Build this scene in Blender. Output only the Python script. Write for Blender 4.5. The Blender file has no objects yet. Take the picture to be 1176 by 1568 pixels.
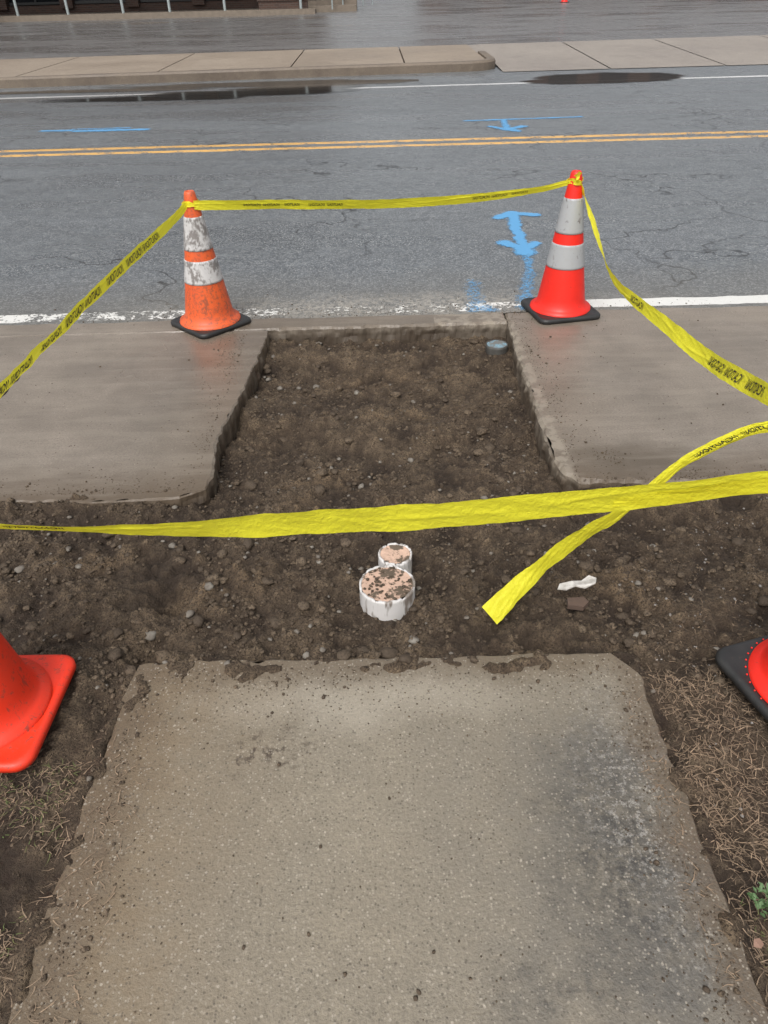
import bpy, bmesh, math, random
import numpy as np
from mathutils import Vector, Matrix
random.seed(7); RNG=np.random.default_rng(11)
scene=bpy.context.scene
col=scene.collection

# ------------------------------------------------------------------ noise
def hsh(ix,iy,seed):
    n=(ix.astype(np.int64)*374761393+iy.astype(np.int64)*668265263+seed*1442695041)&0xffffffff
    n=((n^(n>>13))*1274126177)&0xffffffff
    n=(n^(n>>16))&0xffffffff
    return n/4294967296.0
def vnoise(x,y,seed=0):
    ix=np.floor(x);iy=np.floor(y);fx=x-ix;fy=y-iy
    fx=fx*fx*(3-2*fx);fy=fy*fy*(3-2*fy)
    a=hsh(ix,iy,seed);b=hsh(ix+1,iy,seed);c=hsh(ix,iy+1,seed);d=hsh(ix+1,iy+1,seed)
    return (a*(1-fx)+b*fx)*(1-fy)+(c*(1-fx)+d*fx)*fy
def fbm(x,y,oct=4,seed=0):
    s=0;a=.5;t=0
    for i in range(oct):
        s=s+a*vnoise(x,y,seed+i*17);t+=a;a*=.5;x=x*2.03+3.1;y=y*2.03+1.7
    return s/t-.5
def lumps(x,y,seed=0,rmax=.6):
    ix=np.floor(x);iy=np.floor(y);best=np.zeros_like(x)
    for dx in(-1,0,1):
        for dy in(-1,0,1):
            cx=ix+dx;cy=iy+dy
            px=cx+hsh(cx,cy,seed);py=cy+hsh(cx,cy,seed+5)
            r=rmax*(.25+.75*hsh(cx,cy,seed+9)**1.5)
            q=np.maximum(0,1-((x-px)**2+(y-py)**2)/(r*r))
            best=np.maximum(best,np.sqrt(q)*r)
    return best
def ss(a,b,x):
    t=np.clip((x-a)/(b-a),0,1);return t*t*(3-2*t)

# ------------------------------------------------------------------ mesh helpers
def raw_mesh(name,V,Fc,smooth=True):
    V=np.asarray(V,dtype=np.float32);Fc=np.asarray(Fc,dtype=np.int32);k=Fc.shape[1]
    me=bpy.data.meshes.new(name)
    me.vertices.add(len(V));me.vertices.foreach_set('co',V.ravel())
    me.loops.add(Fc.size);me.loops.foreach_set('vertex_index',Fc.ravel())
    me.polygons.add(len(Fc));me.polygons.foreach_set('loop_start',np.arange(0,Fc.size,k,dtype=np.int32))
    me.polygons.foreach_set('loop_total',np.full(len(Fc),k,dtype=np.int32))
    me.update(calc_edges=True);me.validate()
    if smooth: me.polygons.foreach_set('use_smooth',np.ones(len(me.polygons),dtype=bool))
    return me
def add(name,me,mat=None,parent=None):
    o=bpy.data.objects.new(name,me);col.objects.link(o)
    if mat: me.materials.append(mat)
    if parent: o.parent=parent
    return o
def empty(name,loc=(0,0,0),rz=0):
    e=bpy.data.objects.new(name,None);e.location=loc;e.rotation_euler=(0,0,rz);e.empty_display_size=.1;col.objects.link(e);return e
def attr(me,name,vals):
    a=me.attributes.new(name,'FLOAT','POINT');a.data.foreach_set('value',np.asarray(vals,dtype=np.float32).ravel())
def grid(xs,ys):
    X,Y=np.meshgrid(xs,ys);ny,nx=X.shape
    i=np.arange(nx*ny).reshape(ny,nx)
    Fc=np.stack([i[:-1,:-1],i[:-1,1:],i[1:,1:],i[1:,:-1]],-1).reshape(-1,4)
    return X.ravel(),Y.ravel(),Fc
def bm_obj(name,bm,mat,parent=None,smooth=False):
    me=bpy.data.meshes.new(name);bm.normal_update();bm.to_mesh(me);bm.free()
    if smooth:
        for p in me.polygons:p.use_smooth=True
    return add(name,me,mat,parent)
def box(bm,c,s,rz=0):
    m=Matrix.Translation(c)@Matrix.Rotation(rz,4,'Z')@Matrix.Diagonal((s[0],s[1],s[2],1))
    return bmesh.ops.create_cube(bm,size=1,matrix=m)
def lathe(prof,n=48,wob=0,seed=0):
    bm=bmesh.new();rings=[]
    for (r,z) in prof:
        rings.append([bm.verts.new((r*math.cos(2*math.pi*i/n),r*math.sin(2*math.pi*i/n),z)) for i in range(n)])
    for a,b in zip(rings,rings[1:]):
        for i in range(n): bm.faces.new((a[i],a[(i+1)%n],b[(i+1)%n],b[i]))
    return bm,rings

# ------------------------------------------------------------------ node helpers
class M:
    def __init__(s,name):
        s.m=bpy.data.materials.new(name);s.m.use_nodes=True;s.t=s.m.node_tree;s.n=s.t.nodes
        s.b=s.n['Principled BSDF'];s.out=s.n['Material Output']
        s.co=s.n.new('ShaderNodeTexCoord').outputs['Object']
    def put(s,inp,v):
        if isinstance(v,bpy.types.NodeSocket): s.t.links.new(v,inp)
        elif isinstance(v,(tuple,list)) and len(v)==3 and inp.type=='RGBA': inp.default_value=(*v,1)
        else: inp.default_value=v
    def set(s,k,v): s.put(s.b.inputs[k],v);return s
    def noise(s,sc,det=3,ro=.55,vec=None,dist=0):
        n=s.n.new('ShaderNodeTexNoise');n.inputs['Scale'].default_value=sc;n.inputs['Detail'].default_value=min(det,3.5);n.inputs['Roughness'].default_value=ro;n.inputs['Distortion'].default_value=dist
        s.put(n.inputs['Vector'],vec or s.co);return n.outputs['Fac']
    def vor(s,sc,feat='F1',out='Distance',vec=None,rnd=1):
        n=s.n.new('ShaderNodeTexVoronoi');n.feature=feat;n.inputs['Scale'].default_value=sc;n.inputs['Randomness'].default_value=rnd
        s.put(n.inputs['Vector'],vec or s.co);return n.outputs[out]
    def vor2(s,sc,dim='2D'):
        n=s.n.new('ShaderNodeTexVoronoi');n.voronoi_dimensions=dim;n.inputs['Scale'].default_value=sc
        s.put(n.inputs['Vector'],s.co);c=s.n.new('ShaderNodeSeparateColor');s.t.links.new(n.outputs['Color'],c.inputs[0]);return n.outputs['Distance'],c.outputs
    def stretch(s,sx,sy,sz=1,vec=None):
        n=s.n.new('ShaderNodeVectorMath');n.operation='MULTIPLY';s.put(n.inputs[0],vec or s.co);n.inputs[1].default_value=(sx,sy,sz);return n.outputs[0]
    def warp(s,amt,sc):
        n=s.n.new('ShaderNodeTexNoise');n.inputs['Scale'].default_value=sc;n.inputs['Detail'].default_value=3;s.t.links.new(s.co,n.inputs['Vector'])
        a=s.n.new('ShaderNodeVectorMath');a.operation='SUBTRACT';s.t.links.new(n.outputs['Color'],a.inputs[0]);a.inputs[1].default_value=(.5,.5,.5)
        b=s.n.new('ShaderNodeVectorMath');b.operation='SCALE';s.t.links.new(a.outputs[0],b.inputs[0]);b.inputs['Scale'].default_value=amt
        c=s.n.new('ShaderNodeVectorMath');s.t.links.new(s.co,c.inputs[0]);s.t.links.new(b.outputs[0],c.inputs[1]);return c.outputs[0]
    def math(s,op,a,b=0,clamp=False):
        n=s.n.new('ShaderNodeMath');n.operation=op;n.use_clamp=clamp;s.put(n.inputs[0],a);s.put(n.inputs[1],b);return n.outputs[0]
    def mr(s,v,a,b,c=0,d=1):
        n=s.n.new('ShaderNodeMapRange');s.put(n.inputs[0],v)
        for i,q in zip((1,2,3,4),(a,b,c,d)): n.inputs[i].default_value=q
        return n.outputs[0]
    def mix(s,f,a,b,mode='MIX'):
        n=s.n.new('ShaderNodeMix');n.data_type='RGBA';n.blend_type=mode
        s.put(n.inputs['Factor'],f);s.put(n.inputs[6],a);s.put(n.inputs[7],b);return n.outputs[2]
    def xyz(s,vec=None):
        n=s.n.new('ShaderNodeSeparateXYZ');s.put(n.inputs[0],vec or s.co);return n.outputs
    def attr(s,name):
        n=s.n.new('ShaderNodeAttribute');n.attribute_name=name;return n.outputs['Fac']
    def blob(s,cx,cy,rx,ry,inner=.3,outer=1.,vec=None):
        a=s.n.new('ShaderNodeVectorMath');a.operation='SUBTRACT';s.put(a.inputs[0],vec or s.co);a.inputs[1].default_value=(cx,cy,0)
        b=s.n.new('ShaderNodeVectorMath');b.operation='MULTIPLY';s.t.links.new(a.outputs[0],b.inputs[0]);b.inputs[1].default_value=(1/rx,1/ry,0)
        c=s.n.new('ShaderNodeVectorMath');c.operation='LENGTH';s.t.links.new(b.outputs[0],c.inputs[0])
        return s.mr(c.outputs['Value'],inner,outer,1,0)
    def bump(s,h,st=.5,dist=.01,prev=None):
        n=s.n.new('ShaderNodeBump');n.inputs['Strength'].default_value=st;n.inputs['Distance'].default_value=dist;s.put(n.inputs['Height'],h)
        if prev: s.t.links.new(prev,n.inputs['Normal'])
        return n.outputs[0]
    def alpha(s,f):
        tr=s.n.new('ShaderNodeBsdfTransparent');mx=s.n.new('ShaderNodeMixShader');s.put(mx.inputs[0],f)
        s.t.links.new(tr.outputs[0],mx.inputs[1]);s.t.links.new(s.b.outputs[0],mx.inputs[2]);s.t.links.new(mx.outputs[0],s.out.inputs[0])

def simple(name,c,rough=.5,c2=None,sc=20,metal=0,bump=0):
    k=M(name);f=k.noise(sc,3)
    k.set('Base Color',k.mix(k.mr(f,.35,.65),c,c2 or tuple(v*.8 for v in c))).set('Roughness',rough).set('Metallic',metal)
    if bump:k.set('Normal',k.bump(f,bump,.003))
    return k.m

# soil
def soil_mat(name,clod=False):
    k=M(name)
    f1=k.noise(2.6,4);f2=k.noise(34,4,.75);f3=k.noise(170,3,.75)
    c=k.mix(k.mr(f1,.40,.60),(.092,.063,.040),(.155,.112,.072))
    c=k.mix(k.mr(f2,.46,.66),c,(.215,.158,.102)) if not clod else k.mix(k.mr(f2,.3,.7),c,(.185,.140,.096))
    if not clod:
        w=k.warp(.25,7)
        for (x,y,rx,ry,a) in((-.55,1.78,.22,.16,.6),(-.18,2.42,.25,.10,.65),(.15,2.95,.35,.09,.5),(.75,1.72,.18,.18,.7),(-1.0,1.95,.25,.08,.6),(.0,3.35,.4,.08,.45),(-.22,2.20,.22,.06,.6),(.25,2.02,.14,.10,.5)):
            c=k.mix(k.math('MULTIPLY',k.blob(x,y,rx,ry,.3,1,w),a),c,(.275,.190,.112))
    c=k.mix(k.mr(f3,.48,.62),c,(.034,.023,.015))
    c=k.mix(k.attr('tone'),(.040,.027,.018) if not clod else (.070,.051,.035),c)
    k.set('Base Color',c).set('Roughness',k.mr(f2,.3,.7,.55,.88)).set('Specular IOR Level',.35)
    k.set('Normal',k.bump(k.noise(120,3.5,.8),1.,.012 if not clod else .005));return k.m
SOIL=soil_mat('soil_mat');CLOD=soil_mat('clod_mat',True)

# concrete
def concrete(name,base,base2,agg=1.,walk=False,wet=False,scale=1.,bstr=.6):
    k=M(name)
    f1=k.noise(1.6*scale,3.5,.6);f2=k.noise(14*scale,3.5,.65);f3=k.noise(120*scale,3,.7)
    c=k.mix(k.mr(f1,.35,.65),base,base2)
    c=k.mix(k.mr(f2,.35,.75,0,.5),c,tuple(v*1.2 for v in base2))
    c=k.mix(k.mr(f3,.42,.72,0,.5),c,tuple(v*.4 for v in base))
    rough=k.mr(f1,.35,.65,.5,.75)
    h=f3
    if walk:
        w=k.warp(.25,5);w2=k.warp(.10,18)
        wx=k.xyz(w);wy=k.xyz(w2);ex=k.xyz(k.warp(.16,11))
        m=k.mr(k.noise(7,3.5,.75),.40,.58);g=k.mr(k.noise(42,3.5,.8),.38,.60,.15,1)
        mott=k.mr(k.noise(3.2,3.5,.7),.36,.64);c=k.mix(k.math('MULTIPLY',mott,.38),c,(.145,.125,.096))
        left=k.math('MULTIPLY',k.mr(k.xyz(k.warp(.35,3.5))[0],-.20,-.62,0,1),k.mr(f2,.3,.6,.45,.9));c=k.mix(left,c,(.182,.133,.080))
        right=k.math('MULTIPLY',k.mr(wx[0],-.02,.50,0,1),k.mr(wy[1],1.38,1.10,0,1));right=k.math('MULTIPLY',right,k.mr(m,0,1,.5,1));c=k.mix(k.math('MULTIPLY',right,.72),c,(.100,.096,.090))
        b=k.blob(.50,.84,.22,.38,.1,1,k.warp(.34,13));c=k.mix(k.math('MULTIPLY',k.math('MULTIPLY',b,g),.85),c,(.036,.035,.034))
        b=k.blob(.32,.56,.20,.09,.1,1,k.warp(.34,13));c=k.mix(k.math('MULTIPLY',k.math('MULTIPLY',b,g),.6),c,(.05,.048,.046))
        b=k.blob(-.30,1.12,.14,.08,.2,1,k.warp(.3,14));c=k.mix(k.math('MULTIPLY',b,k.mr(k.noise(45,3,.7),.5,.60,0,.95)),c,(.06,.042,.030))
        b=k.blob(-.05,1.26,.5,.10,.2,1,w);c=k.mix(k.math('MULTIPLY',b,.5),c,(.37,.33,.265))
        pal=k.math('MULTIPLY',k.blob(.56,.95,.16,.5,.2,1,w),k.mr(k.noise(55,3.5,.85),.52,.62,0,.6));c=k.mix(pal,c,(.38,.36,.33))
        mud=k.math('MAXIMUM',k.math('MAXIMUM',k.mr(ex[0],-.53,-.66,0,1),k.mr(ex[0],.575,.65,0,.9)),k.mr(ex[1],1.30,1.39,0,.85))
        c=k.mix(k.math('MULTIPLY',mud,k.mr(f3,.3,.6,1,.6)),c,(.112,.080,.051))
        rough=k.mr(right,0,1,.62,.42)
    if agg:
        d,cs=k.vor2(185*scale)
        hole=k.math('MULTIPLY',k.math('LESS_THAN',d,.42),k.math('GREATER_THAN',cs[0],1-.24*agg))
        c=k.mix(k.math('MULTIPLY',hole,k.mr(cs[2],0,1,.1,.65)),c,k.mix(k.math('GREATER_THAN',cs[1],.45),(.055,.046,.038),(.37,.33,.27)))
        d2,cs2=k.vor2(80*scale)
        pit=k.math('MULTIPLY',k.math('LESS_THAN',d2,.22),k.math('GREATER_THAN',cs2[0],1-.07*agg))
        c=k.mix(k.math('MULTIPLY',pit,.5),c,k.mix(k.math('GREATER_THAN',cs2[2],.6),(.06,.048,.038),(.46,.41,.34)))
    if wet:
        w=k.warp(.3,4)
        b=k.blob(-.85,3.45,.60,.55,.1,1,w);rough=k.math('SUBTRACT',rough,k.math('MULTIPLY',b,.30))
        rough=k.math('SUBTRACT',rough,.19)
        c=k.mix(k.math('MULTIPLY',b,.5),c,(.125,.080,.052))  # wet patch; its reddish tint paints in the cone's reflection
        dk=k.math('MULTIPLY',k.mr(k.noise(2.2,3.5,.6),.46,.60),.35);c=k.mix(dk,c,(.125,.105,.084))
        ed=k.math('MAXIMUM',k.math('MULTIPLY',k.mr(k.xyz(w)[0],-1.0,-.65,0,.6),k.math('LESS_THAN',k.xyz()[0],0)),k.math('MULTIPLY',k.mr(k.xyz(w)[0],.98,.68,0,.5),k.math('GREATER_THAN',k.xyz()[0],0)))
        c=k.mix(ed,c,(.115,.090,.065))
        mud=k.math('MULTIPLY',k.mr(k.xyz(k.warp(.14,12))[1],2.50,2.24,0,1),.85);c=k.mix(mud,c,(.108,.078,.051))
        b=k.blob(.98,2.4,.32,.16,.2,1,k.warp(.25,10));c=k.mix(k.math('MULTIPLY',b,.7),c,(.085,.066,.046))
        rim=k.math('MULTIPLY',k.math('MULTIPLY',k.mr(k.xyz(k.warp(.04,20))[0],.740,.712,0,1),k.math('GREATER_THAN',k.xyz()[0],.3)),k.mr(k.noise(16,3.5,.7),.46,.54,.05,.6))
        c=k.mix(rim,c,(.31,.27,.215))
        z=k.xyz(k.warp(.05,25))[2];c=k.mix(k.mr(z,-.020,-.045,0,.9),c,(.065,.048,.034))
        st=k.mr(k.noise(3,3.5,.6,k.stretch(.6,5)),.48,.60,0,.22);c=k.mix(st,c,(.30,.26,.21))
    k.set('Base Color',c).set('Roughness',rough).set('Normal',k.bump(h,bstr,.005));return k.m
WALK=concrete('walkway_concrete',(.225,.192,.143),(.27,.234,.178),1.,walk=True)
SLAB=concrete('sidewalk_concrete',(.192,.160,.128),(.245,.208,.170),.22,wet=True,bstr=.25)
FARC=concrete('far_concrete',(.24,.188,.14),(.295,.24,.185),0,scale=.3)
FCURB=concrete('far_curb_concrete',(.13,.10,.075),(.20,.16,.12),0,scale=.6)  # darker mix puts the curb's shadow side into its colour
APRON=concrete('apron_concrete',(.245,.21,.18),(.30,.265,.23),0,scale=.3)

# asphalt
def asphalt(name,b1,b2,road=True):
    k=M(name);X=k.xyz()
    f1=k.noise(.8,3.5,.6,k.stretch(.5,1.3));f2=k.noise(7,3.5,.65);f3=k.noise(150,3,.75)
    c=k.mix(k.mr(f1,.3,.7),b1,b2)
    c=k.mix(k.mr(f2,.42,.70,0,.45),c,tuple(v*1.45 for v in b2))
    c=k.mix(k.mr(f3,.45,.64,0,.85),c,tuple(v*.22 for v in b1))
    fm=k.noise(38,3.5,.8);c=k.mix(k.mr(fm,.50,.64,0,.55),c,tuple(v*.4 for v in b1))
    d,cc=k.vor2(95)
    sp=k.math('MULTIPLY',k.math('LESS_THAN',d,.48),k.math('GREATER_THAN',cc[0],.55))
    c=k.mix(k.math('MULTIPLY',sp,k.mr(cc[1],0,1,.15,.9)),c,(.34,.345,.34))
    cr=k.vor(.5,'DISTANCE_TO_EDGE','Distance',k.warp(.7,2.6))
    crk=k.math('MULTIPLY',k.mr(cr,.001,.0060,1,0),k.mr(k.noise(.6,2,.5),.46,.52))
    c=k.mix(k.math('MULTIPLY',crk,.85),c,(.018,.018,.018))
    rough=k.mr(k.noise(1.1,3.5,.65,k.stretch(.3,1.4)),.35,.65,.20,.44)
    if road:
        wear=fm;wear2=k.noise(5,3,.6)
        yy=k.math('ADD',X[1],k.math('MULTIPLY',k.math('SUBTRACT',wear2,.5),.05))
        def band(y0,y1,src=yy):
            return k.math('MULTIPLY',k.math('GREATER_THAN',src,y0),k.math('LESS_THAN',src,y1))
        wcomb=k.math('ADD',k.math('MULTIPLY',wear,.6),k.math('MULTIPLY',wear2,.4))
        thr=k.mr(X[0],.85,1.15,.54,.38);thrL=k.mr(X[0],-.4,-1.2,.58,.51)
        isR=k.math('GREATER_THAN',X[0],.3);thrA=k.math('ADD',k.math('MULTIPLY',isR,thr),k.math('MULTIPLY',k.math('SUBTRACT',1,isR),thrL))
        nl=k.math('MULTIPLY',band(4.00,4.12),k.math('GREATER_THAN',wcomb,thrA))
        dust=k.math('MULTIPLY',k.blob(.05,4.08,1.8,.28,.3,1,k.warp(.25,7)),k.mr(wear,.42,.58))
        c=k.mix(k.math('MULTIPLY',dust,.8),c,(.46,.43,.38))
        c=k.mix(k.mr(k.xyz(k.warp(.5,2))[1],4.8,3.95,0,.5),c,(.17,.15,.115))
        c=k.mix(nl,c,(.72,.71,.67))
        ye=k.math('MAXIMUM',band(8.76,8.88),band(9.03,9.15));ye=k.math('MULTIPLY',ye,k.math('GREATER_THAN',wcomb,.445))
        ye=k.math('MULTIPLY',ye,k.math('SUBTRACT',1,crk))
        c=k.mix(ye,c,k.mix(wear2,(.70,.36,.08),(.78,.48,.15)))
        y2=k.math('SUBTRACT',yy,k.math('MULTIPLY',X[0],.027))
        fw=k.math('MULTIPLY',band(13.66,13.80,y2),k.math('GREATER_THAN',wcomb,.38))
        c=k.mix(fw,c,(.66,.66,.64))
        damp=k.blob(-3,12.9,7.5,2.6,.1,1,k.warp(2,.8));rough=k.math('SUBTRACT',rough,k.math('MULTIPLY',damp,.06))
        c=k.mix(k.math('MULTIPLY',damp,.4),c,(.05,.05,.05))
    else:
        wetm=k.mr(k.noise(.25,3,.6,k.stretch(.6,1.5)),.50,.60);rough=k.math('SUBTRACT',rough,k.math('MULTIPLY',wetm,.14))
    k.set('Base Color',c).set('Roughness',rough).set('Specular IOR Level',.6).set('Normal',k.bump(f3,.5,.005));return k.m
ROAD=asphalt('road_asphalt',(.118,.129,.138),(.154,.167,.177))
LOT=asphalt('lot_asphalt',(.12,.108,.103),(.15,.138,.13),False)

# ------------------------------------------------------------------ ground & slabs
gx,gy,gf=grid(np.linspace(-400,400,9),np.linspace(-300,500,9))
k=M('ground_mat');k.set('Base Color',k.mix(k.noise(.3),(.06,.07,.03),(.10,.085,.05))).set('Roughness',.95)
add('ground',raw_mesh('ground',np.c_[gx,gy,np.full_like(gx,-.22)],gf),k.m)

def slab(name,pts,mat,top=0.,depth=.13,noise_amp=.003,step=.02,bev=.006,rug=1.):
    P=[];n=len(pts)
    for i in range(n):
        a=np.array(pts[i],float);b=np.array(pts[(i+1)%n],float);L=np.linalg.norm(b-a)
        far=max(abs(a[0]),abs(b[0]))>2.4 and L>1.5
        m=max(1,int(L/(step if not far else max(step,.06))))
        for j in range(m): P.append(a+(b-a)*j/m)
    P=np.array(P)
    N=np.roll(P,-1,0)-np.roll(P,1,0);N=np.c_[N[:,1],-N[:,0]];N/=np.linalg.norm(N,axis=1)[:,None]+1e-9
    off=noise_amp*(fbm(P[:,0]*30,P[:,1]*30,3,3)*2+fbm(P[:,0]*7+5,P[:,1]*7,2,8)*2)
    P=P+N*off[:,None]
    sarc=np.arange(len(P))*step
    def ring(z,inset,amp,seed):
        o=-inset+amp*(fbm(sarc*28,sarc*0+seed*3.3,3,seed))
        Q=P+N*o[:,None];zz=z+(fbm(sarc*35,sarc*0+seed,2,seed+40)*.010*rug if z<-.01 and z>-depth else 0)
        zz=np.broadcast_to(zz,len(P));return [bm.verts.new((q[0],q[1],top+h)) for q,h in zip(Q,zz)]
    bm=bmesh.new()
    R=[ring(-depth,0,.0,1),ring(-.085,.0,.020*rug,2),ring(-.055,.0,.020*rug,3),ring(-.028,.0,.012*rug,4),ring(-bev,0,.003*rug,5)]
    r2=[bm.verts.new((q[0],q[1],top)) for q in (P-N*(bev*(.5+1.6*vnoise(sarc*22,sarc*0,4)**2))[:,None])]
    R.append(r2);m=len(P)
    for a,b in zip(R,R[1:]):
        for i in range(m): bm.faces.new((a[i],a[(i+1)%m],b[(i+1)%m],b[i]))
    f=bm.faces.new(r2);bmesh.ops.triangulate(bm,faces=[f])
    return bm_obj(name,bm,mat)

LE=[(-.59,3.79),(-.605,3.4),(-.63,3.12),(-.655,2.85),(-.675,2.68),(-.67,2.5),(-.65,2.36),(-.665,2.28),(-.75,2.225),(-1.05,2.21),(-1.42,2.235),(-1.742,2.24)]
sw=empty('sidewalk')
def sl(*a,**kw):
    o=slab(*a,**kw);o.parent=sw;return o
sl('slab_left',[(-1.742,3.775),(-1.742,2.24)]+LE[::-1][1:-1]+[(-.59,3.775)],SLAB,noise_amp=.008,step=.01)
sl('slab_left_outer',[(-1.75,3.775),(-5,3.775),(-5,2.24),(-1.75,2.24)],SLAB,rug=.1)
sl('slab_left_far',[(-5.01,3.775),(-40,3.775),(-40,2.24),(-5.01,2.24)],SLAB,rug=.1)
sl('slab_right',[(2.9,3.945),(.702,3.945),(.70,3.80),(.682,3.5),(.672,3.18),(.668,2.8),(.662,2.5),(.68,2.33),(.73,2.27),(.88,2.26),(1.4,2.21),(2.9,2.23)],SLAB,noise_amp=.010,step=.01,bev=.014)
sl('slab_right_far',[(40,3.945),(2.91,3.945),(2.91,2.23),(40,2.23)],SLAB,rug=.1)
slab('curb',[(.690,3.945),(-40,3.945),(-40,3.785),(-.62,3.785),(.690,3.80)],SLAB,noise_amp=.010,bev=.012,step=.01)
slab('walkway',[(.685,-3),(.68,.7),(.675,1.2),(.69,1.33),(.62,1.41),(.2,1.415),(-.3,1.425),(-.70,1.42),(-.715,1.0),(-.72,.6),(-.72,-3)],WALK,noise_amp=.010)

# dirt heightfield
def hfun(x,y):
    n1=fbm(x*2.3,y*2.3,3,1);n2=fbm(x*8,y*8,4,2);n3=fbm(x*30,y*30,3,3)
    wx=x+n3*.02;wy=y+n2*.04
    L0=lumps(wx*9,wy*9,51)/9;L1=lumps(wx*16,wy*16,21)/16;L2=lumps(wx*36,wy*36,31)/36;L3=lumps(x*80,y*80,41)/80
    tex=n2*.060+n3*.030+L0*.22+L1*.46+L2*.80+L3*.9
    inx=ss(-.72,-.64,x)*(1-ss(.66,.74,x))
    open_=-.048+n1*.03
    edge=.028*ss(2.02,2.2,y)*(1-inx)
    right=.022*ss(.70,.85,x)*(1-ss(1.3,1.7,y));left=.018*(1-ss(-.85,-.72,x))*(1-ss(1.3,1.7,y))
    open_=open_+edge+right+left
    hole=-.106+n1*.035+.025*np.sin(y*11+x*1.5+n1*8)*ss(2.3,2.8,y)+.030*ss(3.66,3.80,y)
    tr=inx*ss(1.95,2.75,y)+(1-inx)*ss(2.23,2.31,y+n2*.06)
    h=open_*(1-tr)+hole*tr
    amp=1-.2*tr
    side=(1-ss(1.1,1.45,y))*(ss(.68,.75,x)+1-ss(-.78,-.7,x));amp=amp*(1-.45*side)
    h=h+tex*amp
    for (cx,cy,r,d) in((-.68,1.74,.07,.08),(-.70,1.50,.06,.07),(-.95,1.9,.12,.02),(.75,1.6,.12,.02),(.9,1.45,.07,.03),(-.42,1.9,.08,-.015),(0,1.72,.16,.012),(.25,2.02,.10,.015),(.45,1.48,.05,.03),(-.25,1.5,.05,.03)):
        h=h-d*np.exp(-((x-cx)**2+(y-cy)**2)/(r*r))
    q=np.exp(-((x-.613)**2+(y-3.62)**2)/.012);h=h*(1-q)+q*(-.082+tex*.2)
    under=(1-inx)*ss(2.3,2.36,y);h=h*(1-under)-.1*under
    wob=fbm(x*6,y*6,3,77)*.14+fbm(x*26,y*26,2,78)*.05
    din=np.minimum(np.minimum(x+.70,.665-x),1.405-y)+wob
    s=ss(.005,.055,din)
    near=ss(-.07,-.01,din);h=h*(1-.8*near)+.8*near*(.004+.55*tex)
    h=h*(1-s)+s*(-.05)
    road=ss(3.93,3.98,y);h=h*(1-road)-.15*road
    return h,tex
xs=np.concatenate([-np.geomspace(40,1.75,40),np.arange(-1.7,1.7,.0072),np.geomspace(1.72,40,40)])
ys=np.concatenate([np.linspace(-3,.4,25),np.arange(.42,3.97,.0075),[4.05]])
X,Y,Fc=grid(xs,ys);Hh,T=hfun(X,Y)
me=raw_mesh('dirt',np.c_[X,Y,Hh],Fc)
attr(me,'tone',np.clip(.50+(T-.012)*24,0,1))  # tone follows relief: shade in the hollows is put into the soil colour
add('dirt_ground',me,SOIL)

# ---- clods
def ico(sub):
    bm=bmesh.new();bmesh.ops.create_icosphere(bm,subdivisions=sub,radius=1)
    V=np.array([v.co[:] for v in bm.verts]);Fq=np.array([[v.index for v in f.verts] for f in bm.faces]);bm.free();return V,Fq
def scatter(name,pts,rad,sub,mat,flat=.75,dz=.2,tone=None,rough=.3,zoff=None,smooth=True):
    V,Fq=ico(sub);n=len(pts)
    var=[]
    for i in range(10):
        nz=1+rough*(fbm(V[:,0]*1.7+i*9+V[:,2]*2,V[:,1]*1.7-i*5+V[:,2],2,i)*2)+rough*.5*RNG.normal(0,.35,len(V))
        var.append(V*nz[:,None])
    var=np.array(var)
    base=var[RNG.integers(0,10,n)]
    a=RNG.uniform(0,6.283,n);sx=RNG.uniform(.7,1.3,n);sz=RNG.uniform(.6,1,n)*flat
    ca,sa=np.cos(a)[:,None],np.sin(a)[:,None]
    bx=base[:,:,0]*sx[:,None];by=base[:,:,1]
    x=(bx*ca-by*sa)*rad[:,None]+pts[:,0:1];y=(bx*sa+by*ca)*rad[:,None]+pts[:,1:2]
    z0=hfun(pts[:,0],pts[:,1])[0] if zoff is None else zoff
    z=base[:,:,2]*(sz*rad)[:,None]+(z0+rad*dz)[:,None]
    VV=np.stack([x,y,z],-1).reshape(-1,3)
    FF=(Fq[None]+(np.arange(n)*len(V))[:,None,None]).reshape(-1,3)
    me=raw_mesh(name,VV,FF,smooth);t=RNG.uniform(0,1,n) if tone is None else tone
    attr(me,'tone',np.repeat(t,len(V)));return add(name,me,mat)
def pts_dirt(n):
    out=[]
    while len(out)<n:
        x=RNG.uniform(-1.9,1.9,n*3);y=RNG.uniform(.5,3.9,n*3)
        inwalk=(x>-.70)&(x<.665)&(y<1.40)
        under=((x<-.69)|(x>.66)|((x<-.60)&(y>2.9)))&(y>2.22)
        inh=(y>2.25)&~under&(y<3.78)
        side=(y<1.3)
        p=np.where(inwalk|under|(y>3.78),0,np.where(inh,.75,np.where(side,.35,1)))
        keep=RNG.uniform(0,1,n*3)<p
        dens=fbm(x*4,y*4,3,55)+.5
        keep&=RNG.uniform(.25,.70,n*3)<dens
        out+=list(zip(x[keep],y[keep]))
    return np.array(out[:n])
soilE=empty('soil_clods')
o=scatter('clods_large',pts_dirt(560),RNG.uniform(.007,.014,560)*RNG.choice([1,1,1,1,1.8],560),2,CLOD,rough=.6,dz=.15,smooth=False);o.parent=soilE
o=scatter('clods_medium',pts_dirt(6500),RNG.uniform(.003,.0075,6500),2,CLOD,rough=.5,dz=.2);o.parent=soilE
o=scatter('clods_small',pts_dirt(22000),RNG.uniform(.0012,.0034,22000),1,CLOD);o.parent=soilE
STONE=simple('grey_stone',(.21,.19,.16),.7,(.12,.10,.08),40)
o=scatter('stones',pts_dirt(380),RNG.uniform(.003,.008,380)*RNG.choice([1,1,1,2.],380),2,STONE,rough=.45,smooth=False);o.parent=soilE
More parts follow.
